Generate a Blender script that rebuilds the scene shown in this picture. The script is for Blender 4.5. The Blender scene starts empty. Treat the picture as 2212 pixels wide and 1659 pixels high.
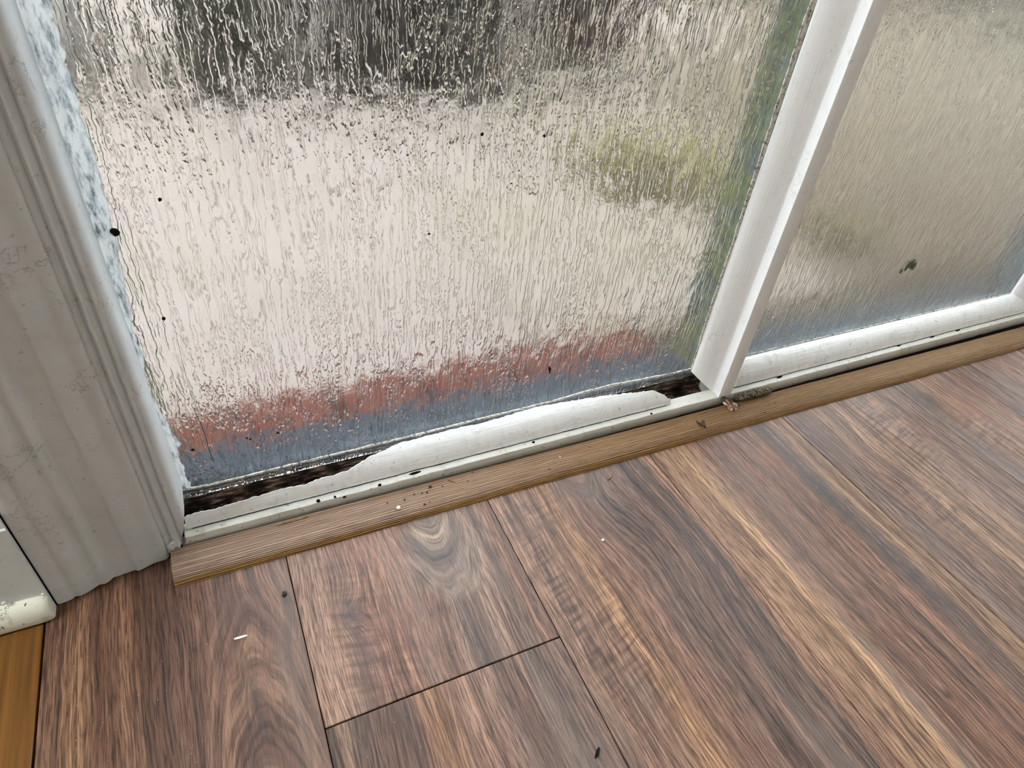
import bpy, bmesh, math, random
from mathutils import Matrix, Vector
from mathutils import noise as mnoise
random.seed(7)
C = bpy.context.scene.collection
SC = bpy.context.scene

# ---------------------------------------------------------------- camera
cam = bpy.data.objects.new('camera', bpy.data.cameras.new('camera'))
C.objects.link(cam)
RR = ((0.906142, -0.412867, 0.091907),
      (-0.200011, -0.609709, -0.766975),
      (0.372695, 0.676605, -0.635061))
r0, r1, r2 = (Vector(r) for r in RR)
M = Matrix.Identity(4)
for i in range(3):
    M[i][0] = r0[i]; M[i][1] = -r1[i]; M[i][2] = -r2[i]
M[0][3], M[1][3], M[2][3] = 0.0, 0.0, 0.5
cam.matrix_world = M
cam.data.sensor_width = 36.0
cam.data.lens = 22.8720
cam.data.clip_start = 0.01
SC.camera = cam

# ---------------------------------------------------------------- world, lights, exposure
SC.view_settings.view_transform = 'Standard'
SC.view_settings.look = 'None'
SC.view_settings.gamma = 1.0
SC.view_settings.use_curve_mapping = False
SC.view_settings.exposure = 0.0
w = bpy.data.worlds.new('overcast_sky'); SC.world = w; w.use_nodes = True
wn = w.node_tree.nodes; wl = w.node_tree.links; wn.clear()
wo = wn.new('ShaderNodeOutputWorld'); wb = wn.new('ShaderNodeBackground')
wt = wn.new('ShaderNodeTexCoord'); wsep = wn.new('ShaderNodeSeparateXYZ')
wr = wn.new('ShaderNodeValToRGB')
wl.new(wt.outputs['Generated'], wsep.inputs[0]); wl.new(wsep.outputs['Z'], wr.inputs[0])
wr.color_ramp.elements[0].position = 0.0; wr.color_ramp.elements[0].color = (0.31, 0.325, 0.34, 1)
wr.color_ramp.elements[1].position = 1.0; wr.color_ramp.elements[1].color = (0.94, 1.0, 1.07, 1)
wl.new(wr.outputs[0], wb.inputs[0]); wb.inputs[1].default_value = 15.5
wl.new(wb.outputs[0], wo.inputs[0])

def area(name, loc, target, sx, sy, power, col):
    l = bpy.data.lights.new(name, 'AREA'); l.shape = 'RECTANGLE'; l.size = sx; l.size_y = sy
    l.energy = power; l.color = col
    o = bpy.data.objects.new(name, l); C.objects.link(o); o.location = loc
    o.rotation_euler = (Vector(target) - Vector(loc)).to_track_quat('-Z', 'Y').to_euler()
    return o
area('left_raking_light', (-1.18, 0.27, 0.95), (0.5, 0.33, 0.15), 0.22, 1.6, 30.0, (0.97, 1.0, 1.02))  # area light for the raking light from the left; its source is unseen
area('rear_fill_light', (-0.1, -2.35, 1.35), (0.3, 0.4, 0.2), 2.0, 1.5, 0.3, (0.98, 1.0, 1.02))  # added weak fill from behind, with no window there
area('ceiling_fill_light', (0.2, -0.7, 2.3), (0.2, -0.6, 0), 0.9, 0.9, 0.4, (1.0, 0.94, 0.85))  # added weak warm fill from above, no fitting modelled

# ---------------------------------------------------------------- helpers
FLOORF = 1.16
def lin(c):
    return tuple(((v/255)/12.92 if v/255 <= .04045 else ((v/255+.055)/1.055)**2.4) for v in c) + (1.0,)
def alb(c, f=FLOORF):
    l = lin(c); return tuple(min(.92, v/f) for v in l[:3]) + (1.0,)

class NT:
    def __init__(s, name, rough=0.5, spec=0.5):
        s.m = bpy.data.materials.new(name); s.m.use_nodes = True
        s.t = s.m.node_tree; s.bsdf = s.t.nodes['Principled BSDF']
        s.bsdf.inputs['Roughness'].default_value = rough
        s.bsdf.inputs['Specular IOR Level'].default_value = spec
    def n(s, typ, **kw):
        x = s.t.nodes.new(typ)
        for k, v in kw.items(): setattr(x, k, v)
        return x
    @property
    def obj(s):
        if not hasattr(s, '_obj'): s._obj = s.n('ShaderNodeTexCoord').outputs['Object']
        return s._obj
    def put(s, sock, v):
        if hasattr(v, 'is_output') or isinstance(v, bpy.types.NodeSocket): s.t.links.new(v, sock)
        elif isinstance(v, (tuple, list)) and sock.type == 'VECTOR': sock.default_value = v[:3]
        else: sock.default_value = v
    def math(s, op, a, b=0.0, c=None, clamp=False):
        x = s.n('ShaderNodeMath', operation=op); x.use_clamp = clamp
        s.put(x.inputs[0], a); s.put(x.inputs[1], b)
        if c is not None: s.put(x.inputs[2], c)
        return x.outputs[0]
    def mix(s, fac, a, b, blend='MIX'):
        x = s.n('ShaderNodeMix', data_type='RGBA', blend_type=blend)
        s.put(x.inputs[0], fac); s.put(x.inputs[6], a); s.put(x.inputs[7], b)
        return x.outputs[2]
    def vec(s, x, y, z=0.0):
        v = s.n('ShaderNodeCombineXYZ'); s.put(v.inputs[0], x); s.put(v.inputs[1], y); s.put(v.inputs[2], z)
        return v.outputs[0]
    def xyz(s):
        tc = s.n('ShaderNodeTexCoord'); sp = s.n('ShaderNodeSeparateXYZ')
        s.t.links.new(tc.outputs['Object'], sp.inputs[0])
        return sp.outputs[0], sp.outputs[1], sp.outputs[2]
    def noise(s, v, scale=1.0, detail=2.0, rough=0.5, dist=0.0, col=False):
        x = s.n('ShaderNodeTexNoise'); s.put(x.inputs['Vector'], v)
        x.inputs['Scale'].default_value = scale; x.inputs['Detail'].default_value = detail
        x.inputs['Roughness'].default_value = rough; x.inputs['Distortion'].default_value = dist
        return x.outputs['Color' if col else 'Fac']
    def step(s, v, a, b, o0=0.0, o1=1.0, smooth=True):
        x = s.n('ShaderNodeMapRange'); x.interpolation_type = 'SMOOTHSTEP' if smooth else 'LINEAR'
        s.put(x.inputs[0], v); x.inputs[1].default_value = a; x.inputs[2].default_value = b
        x.inputs[3].default_value = o0; x.inputs[4].default_value = o1
        return x.outputs[0]
    def ramp(s, v, stops, interp='LINEAR'):
        x = s.n('ShaderNodeValToRGB'); cr = x.color_ramp; cr.interpolation = interp
        while len(cr.elements) < len(stops): cr.elements.new(0.5)
        for e, (p, c) in zip(cr.elements, sorted(stops, key=lambda q: q[0])):
            e.position = p; e.color = c
        s.put(x.inputs[0], v); return x.outputs[0]
    def gauss(s, x, y, cx, cy, sx, sy):
        a = s.math('MULTIPLY', s.math('SUBTRACT', x, cx), 1/sx); b = s.math('MULTIPLY', s.math('SUBTRACT', y, cy), 1/sy)
        r = s.math('ADD', s.math('MULTIPLY', a, a), s.math('MULTIPLY', b, b))
        return s.math('EXPONENT', s.math('MULTIPLY', r, -1.0))
    def bump(s, h, dist, strength=1.0):
        b = s.n('ShaderNodeBump'); b.inputs['Strength'].default_value = strength
        b.inputs['Distance'].default_value = dist; s.put(b.inputs['Height'], h)
        s.t.links.new(b.outputs[0], s.bsdf.inputs['Normal']); return b.outputs[0]
    def base(s, c): s.put(s.bsdf.inputs['Base Color'], c)

def link(name, me, mat=None, parent=None, loc=(0, 0, 0)):
    o = bpy.data.objects.new(name, me); C.objects.link(o); o.location = loc
    if mat is not None and me is not None: me.materials.append(mat)
    if parent: o.parent = parent
    return o
def mesh(name, verts, faces, smooth=False):
    me = bpy.data.meshes.new(name); me.from_pydata([tuple(v) for v in verts], [], faces)
    bm = bmesh.new(); bm.from_mesh(me); bmesh.ops.recalc_face_normals(bm, faces=bm.faces)
    bm.to_mesh(me); bm.free()
    if smooth:
        for p in me.polygons: p.use_smooth = True
    me.update(); return me
def tag(o, label=None, cat=None, group=None, kind=None):
    if label: o['label'] = label
    if cat: o['category'] = cat
    if group: o['group'] = group
    if kind: o['kind'] = kind
    return o
def empty(name, loc=(0, 0, 0)):
    o = bpy.data.objects.new(name, None); C.objects.link(o); o.location = loc; o.empty_display_size = .05; return o
def box(x0, x1, y0, y1, z0, z1, bev=0.0, seg=1):
    bm = bmesh.new(); bmesh.ops.create_cube(bm, size=1.0)
    for v in bm.verts:
        v.co = Vector(((x0+x1)/2 + v.co.x*(x1-x0), (y0+y1)/2 + v.co.y*(y1-y0), (z0+z1)/2 + v.co.z*(z1-z0)))
    if bev > 0: bmesh.ops.bevel(bm, geom=bm.edges[:], offset=bev, segments=seg, affect='EDGES', profile=0.5)
    me = bpy.data.meshes.new('m'); bm.to_mesh(me); bm.free(); return me
def loft(rings, closed=True, caps=True, smooth=False):
    n = len(rings[0]); V = [p for r in rings for p in r]; F = []
    m = n if closed else n-1
    for i in range(len(rings)-1):
        for j in range(m):
            a = i*n+j; b = i*n+(j+1) % n
            F.append((a, b, b+n, a+n))
    if caps and closed:
        F.append(tuple(range(n))[::-1]); F.append(tuple((len(rings)-1)*n+j for j in range(n)))
    return mesh('m', V, F, smooth)
def shade_auto(me, ang=35):
    for p in me.polygons: p.use_smooth = True
    me.set_sharp_from_angle(angle=math.radians(ang))
    return me
def interp(tr, x):
    if x <= tr[0][0]: return tr[0][1]
    for (a, va), (b, vb) in zip(tr, tr[1:]):
        if x <= b: return va + (vb-va)*(x-a)/(b-a)
    return tr[-1][1]
def nz(x, y=0.0, z=0.0): return mnoise.noise(Vector((x, y, z)))

# ---------------------------------------------------------------- paint and common materials
def paint_mat(name, col, dirt=(120, 105, 80), dirt_amt=0.25, rough=0.38, streak=None, bumpd=0.0004, f=0.86):
    t = NT(name, rough)
    x, y, z = t.xyz()
    big = t.noise(t.obj, 14, 4, 0.6)
    fine = t.noise(t.obj, 260, 4, 0.65)
    c = t.mix(t.step(big, .35, .75), alb(col, f), alb(tuple(v*.95 for v in col), f))
    d = t.step(t.noise(t.obj, 75, 5, 0.72), .54, .68)
    c = t.mix(t.math('MULTIPLY', d, dirt_amt), c, alb(dirt, f))
    specks = t.step(t.noise(t.obj, 190, 2, .5), .685, .715)
    crk = t.math('ABSOLUTE', t.math('SUBTRACT', t.noise(t.obj, 38, 5, .65), .5))
    crack = t.math('MULTIPLY', t.step(crk, .002, .007, 1, 0), t.step(t.noise(t.obj, 21, 1, .5), .56, .62))
    c = t.mix(t.math('MULTIPLY', specks, dirt_amt*2.2, clamp=True), c, alb((70, 58, 45), f))
    c = t.mix(t.math('MULTIPLY', crack, min(1, dirt_amt*2.2)), c, alb((96, 84, 70), f))
    h = t.math('SUBTRACT', t.math('MULTIPLY', fine, .35), t.math('MULTIPLY', crack, .5))
    if streak == 'x':
        s = t.noise(t.vec(t.math('MULTIPLY', x, 18), t.math('MULTIPLY', y, 420), t.math('MULTIPLY', z, 420)), 1, 3, .6)
        h = t.math('ADD', h, s)
        c = t.mix(t.math('MULTIPLY', t.step(s, .58, .75), .16), c, alb(tuple(v*.72 for v in col), f))
    elif streak == 'z':
        s = t.noise(t.vec(t.math('MULTIPLY', x, 420), t.math('MULTIPLY', y, 420), t.math('MULTIPLY', z, 14)), 1, 3, .6)
        h = t.math('ADD', h, s)
    t.base(c); t.bump(h, bumpd)
    t.put(t.bsdf.inputs['Roughness'], t.step(big, .2, .8, rough-.06, rough+.12))
    return t.m
M_paint_x = paint_mat('white_gloss_paint_rail', (240, 242, 241), streak='x', bumpd=.0005, dirt_amt=.16, rough=.27)
M_rail = paint_mat('worn_shaded_rail_paint', (206, 205, 197), streak='x', bumpd=.0005, dirt_amt=.26, rough=.4)  # worn white, greyed to put the ledge's shade below the bead into colour
M_paint_z = paint_mat('white_gloss_paint_post', (240, 241, 240), streak='z', dirt_amt=.07, bumpd=.0003)
M_casing = paint_mat('off_white_casing_paint', (204, 208, 211), dirt=(150, 132, 108), dirt_amt=.12, bumpd=.0005, rough=.42)
M_base = paint_mat('cream_baseboard_paint', (228, 228, 212), dirt=(105, 95, 70), dirt_amt=.4, bumpd=.0006, rough=.45)
M_skirt = paint_mat('grey_skirting_paint', (214, 220, 222), dirt_amt=.08, rough=.5)
M_wall = paint_mat('pale_wall_paint', (222, 219, 210), dirt_amt=.05, rough=.7)

t = NT('rotten_wood', .9, .2)
x, y, z = t.xyz()
n1 = t.noise(t.vec(t.math('MULTIPLY', x, 60), t.math('MULTIPLY', y, 260), t.math('MULTIPLY', z, 260)), 1, 5, .7)
n2 = t.noise(t.obj, 40, 3)
c = t.ramp(n1, [(.36, lin((14, 11, 10))), (.46, lin((58, 44, 36))), (.54, lin((104, 80, 66))), (.64, lin((170, 142, 124)))])
c = t.mix(t.step(n2, .50, .62, 0, .85), c, lin((22, 17, 14)))
t.base(c); t.bump(n1, .003)
M_rot = t.m

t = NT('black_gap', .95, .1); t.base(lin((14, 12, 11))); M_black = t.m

t = NT('old_putty', .75, .3)
x, y, z = t.xyz()
n1 = t.noise(t.obj, 300, 4, .7)
t.base(t.ramp(n1, [(.36, lin((84, 76, 66))), (.45, alb((186, 180, 168), .9)), (.56, alb((222, 219, 212), .9))])); t.bump(n1, .0012)
M_putty = t.m
t = NT('bluish_paint_smear', .5, .4)
n1 = t.noise(t.vec(*[t.math('MULTIPLY', v, k) for v, k in zip(t.xyz(), (260, 200, 75))]), 1, 5, .7)
t.base(t.ramp(n1, [(.34, lin((116, 120, 122))), (.44, alb((186, 192, 196), .95)), (.54, alb((228, 230, 230), .95))])); t.bump(n1, .0016)
tr = t.n('ShaderNodeBsdfTranslucent'); mx = t.n('ShaderNodeMixShader'); mx.inputs[0].default_value = .55
t.t.links.new(t.bsdf.inputs['Base Color'].links[0].from_socket, tr.inputs[0])
ou = [n for n in t.t.nodes if n.type == 'OUTPUT_MATERIAL'][0]
t.t.links.new(t.bsdf.outputs[0], mx.inputs[1]); t.t.links.new(tr.outputs[0], mx.inputs[2]); t.t.links.new(mx.outputs[0], ou.inputs['Surface'])
M_smear = t.m

# ---------------------------------------------------------------- floor planks
PW = 0.1926
def plank_mat(name, stops, seed, warps=(), knots=(), ripples=(), arches=(), streak=1.0):
    t = NT(name, .42, .35)
    x, y, z = t.xyz()
    lo = t.noise(t.vec(t.math('MULTIPLY', x, 9), t.math('MULTIPLY', y, 3.2), seed), 1, 2, .5)
    me = t.noise(t.vec(t.math('MULTIPLY', x, 55), t.math('MULTIPLY', y, 11), seed+3), 1, 2, .5)
    g = t.math('ADD', x, t.math('MULTIPLY', t.math('SUBTRACT', lo, .5), .022))
    g = t.math('ADD', g, t.math('MULTIPLY', t.math('SUBTRACT', me, .5), .0065))
    for (cx, cy, sx, sy, a) in warps:
        g = t.math('ADD', g, t.math('MULTIPLY', t.gauss(x, y, cx, cy, sx, sy), a))
    u = t.math('MULTIPLY', g, 1/PW)
    col = t.ramp(u, [(p, alb(c)) for p, c in stops])
    col = t.mix(.18, col, alb((140, 110, 94)))
    # broad streaks, mid streaks, fine grain lines: all follow the warped grain coordinate
    s1 = t.noise(t.vec(t.math('MULTIPLY', g, 110), t.math('MULTIPLY', y, 1.6), seed+7), 1, 3, .6)
    col = t.mix(1.0, col, t.ramp(s1, [(.32, (.55, .52, .51, 1)), (.44, (.84, .82, .81, 1)), (.54, (1.03, 1.01, 1.0, 1)), (.68, (1.22, 1.21, 1.19, 1))]), 'MULTIPLY')
    s2 = t.noise(t.vec(t.math('MULTIPLY', g, 430), t.math('MULTIPLY', y, 7), seed+11), 1, 3, .65)
    col = t.mix(streak, col, t.ramp(s2, [(.36, (.46, .42, .42, 1)), (.45, (.84, .82, .81, 1)), (.54, (1.04, 1.04, 1.04, 1)), (.65, (1.32, 1.33, 1.33, 1))]), 'MULTIPLY')
    s3 = t.noise(t.vec(t.math('MULTIPLY', g, 1150), t.math('MULTIPLY', y, 55), seed+17), 1, 2, .6)
    col = t.mix(.85, col, t.ramp(s3, [(.40, (.34, .31, .31, 1)), (.47, (.90, .88, .87, 1)), (.55, (1.06, 1.06, 1.06, 1)), (.64, (1.32, 1.32, 1.32, 1))]), 'MULTIPLY')
    s5 = t.noise(t.vec(t.math('MULTIPLY', g, 120), t.math('MULTIPLY', y, 2.2), seed+51), 1, 2, .5)
    ln = t.math('PINGPONG', t.math('MULTIPLY', s5, 9), .5)
    lw = t.step(t.noise(t.vec(t.math('MULTIPLY', x, 50), t.math('MULTIPLY', y, 14), seed+53), 1, 2, .5), .42, .6)
    col = t.mix(t.math('MULTIPLY', t.step(ln, .03, .11, .75, 0), lw), col, alb((66, 50, 44)))
    # nested arches of cathedral grain
    for (cx, yb, k, mx, my, sx, sy, cd, cl) in arches:
        dx = t.math('SUBTRACT', x, cx)
        r2 = t.math('ADD', t.math('MULTIPLY', dx, dx), t.math('MULTIPLY', t.math('SUBTRACT', y, yb), 1/k))
        r = t.math('SQRT', t.math('MAXIMUM', r2, 0.0))
        r = t.math('ADD', r, t.math('MULTIPLY', t.math('SUBTRACT', me, .5), .007))
        a1 = t.noise(t.vec(t.math('MULTIPLY', r, 150), t.math('MULTIPLY', y, 1.2), seed+41), 1, 2, .55)
        a2 = t.noise(t.vec(t.math('MULTIPLY', r, 700), t.math('MULTIPLY', y, 30), seed+43), 1, 2, .6)
        ca = t.ramp(a1, [(.34, alb(cd)), (.5, alb(tuple((p+q)/2 for p, q in zip(cd, cl)))), (.64, alb(cl))])
        ca = t.mix(1.0, ca, t.ramp(a2, [(.38, (.48, .45, .44, 1)), (.48, (.92, .9, .9, 1)), (.62, (1.25, 1.25, 1.25, 1))]), 'MULTIPLY')
        ca = t.mix(.5, ca, t.ramp(s3, [(.40, (.5, .5, .5, 1)), (.5, (1, 1, 1, 1)), (.64, (1.2, 1.2, 1.2, 1))]), 'MULTIPLY')
        mk = t.step(t.gauss(x, y, mx, my, sx, sy), .25, .6)
        col = t.mix(t.math('MULTIPLY', mk, .92), col, ca)
    # black mineral streaks
    s4 = t.noise(t.vec(t.math('MULTIPLY', g, 75), t.math('MULTIPLY', y, 4.5), seed+23), 1, 4, .62)
    col = t.mix(t.math('MULTIPLY', t.step(s4, .60, .72), .62), col, alb((52, 47, 46)))
    # grey / red hue drift
    hd = t.noise(t.vec(t.math('MULTIPLY', g, 30), t.math('MULTIPLY', y, 3), seed+29), 1, 2, .5)
    col = t.mix(t.math('MULTIPLY', t.step(hd, .50, .72), .42), col, alb((122, 108, 100)))
    for (cx, cy, sx, sy, ax, amt) in ripples:
        mk = t.gauss(x, y, cx, cy, sx, sy)
        wv = t.noise(t.vec(t.math('MULTIPLY', x, 45), t.math('ADD', t.math('MULTIPLY', y, 190), t.math('MULTIPLY', x, ax)), seed+31), 1, 1, .5)
        col = t.mix(t.math('MULTIPLY', mk, amt), col, t.mix(1.0, col, t.ramp(wv, [(.36, (.55, .52, .50, 1)), (.5, (1.0, 1.0, 1.0, 1)), (.62, (1.32, 1.30, 1.28, 1))]), 'MULTIPLY'))
    for (cx, cy, sx, sy, c, amt) in knots:
        n = t.noise(t.vec(t.math('MULTIPLY', x, 160), t.math('MULTIPLY', y, 90), seed+37), 1, 3, .6)
        mk = t.math('MULTIPLY', t.gauss(x, y, cx, cy, sx, sy), t.step(n, .25, .6))
        col = t.mix(t.math('MULTIPLY', mk, amt, clamp=True), col, alb(c))
    hs = t.n('ShaderNodeHueSaturation'); hs.inputs['Saturation'].default_value = .99; t.put(hs.inputs['Color'], col); col = hs.outputs[0]
    # wear flecks
    fl = t.step(t.noise(t.obj, 420, 1, .4), .80, .83)
    col = t.mix(t.math('MULTIPLY', fl, .35), col, alb((190, 170, 150)))
    t.base(col)
    t.bump(t.math('ADD', s3, t.math('MULTIPLY', s2, .6)), .00022)
    t.put(t.bsdf.inputs['Roughness'], t.step(s2, .2, .8, .50, .40))
    return t.m

floor = tag(link('floor', box(-1.2, 2.2, -2.5, .43, -.030, -.0085)), 'walnut plank floor in front of the damaged window', None, None, 'structure')
t = NT('subfloor', .9, .1); t.base(lin((26, 18, 14))); floor.data.materials.append(t.m)

XS = -.1899
def plank(ix, y0, y1, mat, x0=None, x1=None, z=0.0):
    a = XS + ix*PW if x0 is None else x0
    b = XS + (ix+1)*PW if x1 is None else x1
    gap = .00035
    o = link('plank', box(gap, b-a-gap, y0, y1, -.008, z, .0007, 2), mat, floor, (a, 0, 0))
    return o
# plank 0 (left of the first seam)
m = plank_mat('walnut_a', [(0, (120, 88, 66)), (.12, (150, 113, 82)), (.2, (122, 86, 64)), (.30, (146, 108, 80)), (.38, (112, 80, 62)), (.46, (96, 68, 56)), (.56, (120, 86, 68)),
    (.66, (100, 72, 60)), (.74, (134, 98, 78)), (.84, (116, 84, 68)), (.92, (138, 102, 82)), (1, (118, 84, 68))], 1.3,
    warps=[(.17, .33, .03, .03, -.008)], arches=[(.143, .16, 105, .143, .235, .042, .13, (92, 66, 56), (150, 114, 92))],
    knots=[(.175, .335, .004, .008, (52, 48, 52), .8), (.135, .345, .016, .02, (92, 66, 62), .6), (.140, .262, .005, .030, (66, 54, 50), .8)])
plank(0, -2.4, .411, m, x0=-.1785)
# plank 1, far piece and near piece, with the open end joint between
m = plank_mat('walnut_b', [(0, (150, 118, 98)), (.10, (156, 124, 104)), (.2, (136, 100, 82)), (.32, (140, 102, 82)), (.44, (142, 104, 84)), (.54, (146, 110, 90)), (.60, (118, 96, 84)), (.66, (92, 78, 74)),
    (.72, (140, 112, 96)), (.80, (150, 122, 104)), (.88, (118, 98, 86)), (.94, (150, 112, 90)), (1, (112, 88, 76))], 4.1,
    warps=[(.112, .31, .02, .05, -.008), (.040, .305, .012, .018, .010)], arches=[(.128, .400, -75, .132, .335, .036, .052, (96, 82, 76), (170, 144, 124))],
    knots=[(.0395, .300, .0065, .018, (54, 46, 48), .95), (.044, .27, .010, .03, (92, 66, 60), .7), (.075, .285, .02, .025, (116, 80, 66), .5), (.034, .236, .012, .02, (112, 82, 70), .5)],
    ripples=[(.040, .285, .020, .07, 40, .8), (.055, .245, .025, .03, 30, .6)])
plank(1, .2214, .411, m)
m = plank_mat('walnut_c', [(0, (120, 98, 84)), (.06, (146, 116, 96)), (.13, (88, 68, 60)), (.22, (128, 94, 76)), (.29, (78, 56, 50)), (.36, (142, 104, 80)), (.43, (168, 126, 90)), (.50, (132, 98, 80)),
    (.58, (142, 110, 92)), (.68, (112, 88, 76)), (.76, (138, 108, 92)), (.86, (98, 82, 74)), (.94, (132, 104, 90)), (1, (108, 86, 76))], 8.7, streak=1.0)
plank(1, -2.4, .2204, m)
# plank 2
m = plank_mat('walnut_d', [(0, (146, 114, 94)), (.10, (140, 108, 90)), (.18, (142, 110, 90)), (.26, (150, 114, 90)), (.33, (178, 136, 98)), (.40, (142, 106, 82)), (.48, (124, 92, 76)), (.56, (104, 80, 68)),
    (.64, (84, 68, 62)), (.72, (118, 92, 80)), (.80, (80, 68, 64)), (.86, (120, 96, 84)), (.92, (92, 80, 74)), (.96, (150, 114, 92)), (1, (140, 106, 86))], 12.2,
    arches=[(.100, .43, -70, .100, .372, .026, .034, (92, 74, 66), (142, 110, 92))], warps=[(.10, .335, .03, .05, .012), (.155, .27, .03, .06, -.008)],
    knots=[(.012, .338, .007, .012, (80, 62, 58), .8), (.035, .328, .025, .006, (104, 76, 64), .7), (.095, .362, .018, .018, (104, 78, 66), .6), (.04, .155, .006, .02, (92, 82, 78), .7)],
    ripples=[(.020, .25, .012, .10, -50, 1.0), (.050, .20, .020, .06, -60, .8), (.04, .345, .03, .03, -20, .6)])
plank(2, -2.4, .411, m)
# plank 3
m = plank_mat('walnut_e', [(0, (150, 116, 92)), (.07, (160, 126, 98)), (.16, (150, 116, 88)), (.22, (186, 148, 112)), (.28, (142, 108, 86)), (.38, (122, 90, 74)), (.50, (130, 94, 76)), (.60, (116, 86, 70)),
    (.68, (130, 94, 74)), (.76, (98, 78, 68)), (.84, (104, 84, 74)), (.91, (154, 121, 92)), (1, (156, 125, 98))], 17.9,
    warps=[(.125, .30, .02, .06, -.010)],
    knots=[(.150, .262, .010, .045, (58, 54, 52), .95), (.128, .325, .012, .018, (140, 90, 66), .7), (.083, .0567, .004, .007, (60, 40, 36), .9), (.155, .15, .008, .07, (66, 60, 58), .9)])
plank(3, -2.4, .411, m)
# plank 4
m = plank_mat('walnut_f', [(0, (130, 104, 88)), (.08, (104, 86, 78)), (.18, (126, 98, 82)), (.30, (140, 110, 90)), (.45, (152, 122, 98)), (.58, (138, 108, 88)), (.70, (146, 116, 96)), (.82, (112, 88, 76)),
    (.92, (124, 98, 84)), (1, (112, 90, 80))], 23.4,
    knots=[(.20, .33, .01, .03, (70, 60, 56), .8)], ripples=[(.12, .31, .035, .06, -40, .8), (.06, .2, .03, .04, -40, .5)], warps=[(.06, .29, .02, .04, .010)])
plank(4, -2.4, .411, m)
# plank 5
m = plank_mat('walnut_g', [(0, (136, 108, 92)), (.06, (76, 66, 62)), (.12, (130, 100, 82)), (.25, (150, 114, 88)), (.40, (134, 98, 80)), (.55, (142, 106, 86)), (.66, (112, 86, 76)), (.78, (98, 80, 74)), (.9, (126, 98, 86)), (1, (110, 86, 78))], 29.8,
    knots=[(.022, .335, .014, .016, (62, 54, 52), .9), (.05, .30, .03, .02, (138, 94, 74), .5)], ripples=[(.04, .27, .03, .04, -40, .7)])
plank(5, -2.4, .411, m)
m = plank_mat('walnut_h', [(0, (128, 96, 84)), (.2, (138, 104, 90)), (.4, (120, 90, 78)), (.7, (140, 108, 92)), (1, (116, 88, 76))], 35.1)
for i in range(6, 11): plank(i, -2.4, .411, m)
t = NT('amber_oak', .35, .4)
x, y, z = t.xyz()
s = t.noise(t.vec(t.math('MULTIPLY', x, 160), t.math('MULTIPLY', y, 4), 2.0), 1, 4, .6)
t.base(t.ramp(s, [(.3, alb((92, 56, 18))), (.5, alb((128, 84, 30))), (.7, alb((150, 104, 44)))])); t.bump(s, .0002)
for i in range(7):
    b = -.1795 - i*.12
    plank(0, -2.4, .382, t.m, x0=b-.12, x1=b, z=-.0004)

# ---------------------------------------------------------------- room shell
def struct(name, me, mat, label): return tag(link(name, me, mat), label, None, None, 'structure')
struct('wall_back', box(-1.2, -.17, .4, .52, -.03, 2.4), M_wall, 'pale wall beside the window casing above the baseboard')
struct('wall_left', box(-1.32, -1.2, -2.5, .52, -.03, 2.4), M_wall, 'pale side wall of the room beyond the baseboard')
struct('wall_right', box(2.2, 2.32, -2.5, .52, -.03, 2.4), M_wall, 'pale side wall past the second pane')
struct('wall_rear', box(-1.32, 2.32, -2.62, -2.5, -.03, 2.4), M_wall, 'pale wall of the room opposite the window')
struct('ceiling', box(-1.32, 2.32, -2.62, .52, 2.4, 2.5), M_wall, 'white ceiling of the room')
struct('trim_2', box(-.17, 2.2, .40, .52, 2.1, 2.4), M_wall, 'white header above the textured window')

# ---------------------------------------------------------------- casing (left) and baseboard
prof = [(-.1708, .3952), (-.1690, .3944), (-.1640, .3946), (-.1605, .3952), (-.1585, .3972), (-.1570, .3972), (-.1550, .3966), (-.1500, .3975), (-.1450, .4002), (-.1415, .4022), (-.1395, .4020), (-.1368, .4015),
        (-.1340, .4030), (-.1312, .4062), (-.1285, .4066), (-.1230, .4067), (-.1170, .4074), (-.1150, .4076), (-.1135, .4062), (-.1115, .4056), (-.1065, .4062), (-.1020, .4084), (-.0985, .4098), (-.0960, .4096),
        (-.0915, .4096), (-.0895, .4106), (-.0885, .4126), (-.0883, .43), (-.1708, .43)]
rings = []
for z, dz in ((.0, 0), (.004, 0), (.03, 0), (.2, 0), (.6, 0), (2.1, 0)):
    rings.append([Vector((px, py, max(0, z + (.0022*nz(px*90, 3.1) if z < .003 else 0) + (.0012 if z < .003 else 0)))) for px, py in prof])
casing = empty('trim_1', (-.13, .41, 0)); tag(casing, 'off-white ribbed window casing with worn paint standing on the floor', None, None, 'structure')
def child(name, me, mat, par):
    o = link(name, me, mat, par); o.matrix_parent_inverse = Matrix.Translation(par.location).inverted(); return o
child('casing_board', shade_auto(loft(rings), 50), M_casing, casing)
# jamb strip with the round painted edge next to the glass
jp = [(-.0885, .4125), (-.0868, .4118), (-.0850, .4126), (-.0838, .4146), (-.0825, .4134), (-.0808, .4112), (-.0790, .4108), (-.0774, .4122), (-.0764, .4138), (-.0745, .4118), (-.0715, .4110), (-.0690, .4122), (-.0672, .4150), (-.0663, .4200), (-.0660, .447), (-.0885, .447)]
rings = []
zs = [.006, .012, .018, .024, .030, .036, .045, .06, .09, .15, .3, .6, 1.2, 2.1]
for z in zs:
    r = []
    for px, py in jp:
        d = .0011*nz(z*140, px*60, 1.7) if z < .08 else .0002*nz(z*30, px*60)
        q = max(0, (px+.078)/.012)
        zz = max(z, (.010 if q > 0 else .005) + .042*q**1.1 + (.0016*nz(px*500, 7) if z < .05 else 0))      # the lower corner is broken away towards the glass
        r.append(Vector((px + (d if py < .44 else 0), py+(d*.6 if py < .44 else 0), zz)))
    rings.append(r)
child('jamb_strip', shade_auto(loft(rings), 55), M_casing, casing)
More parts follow.
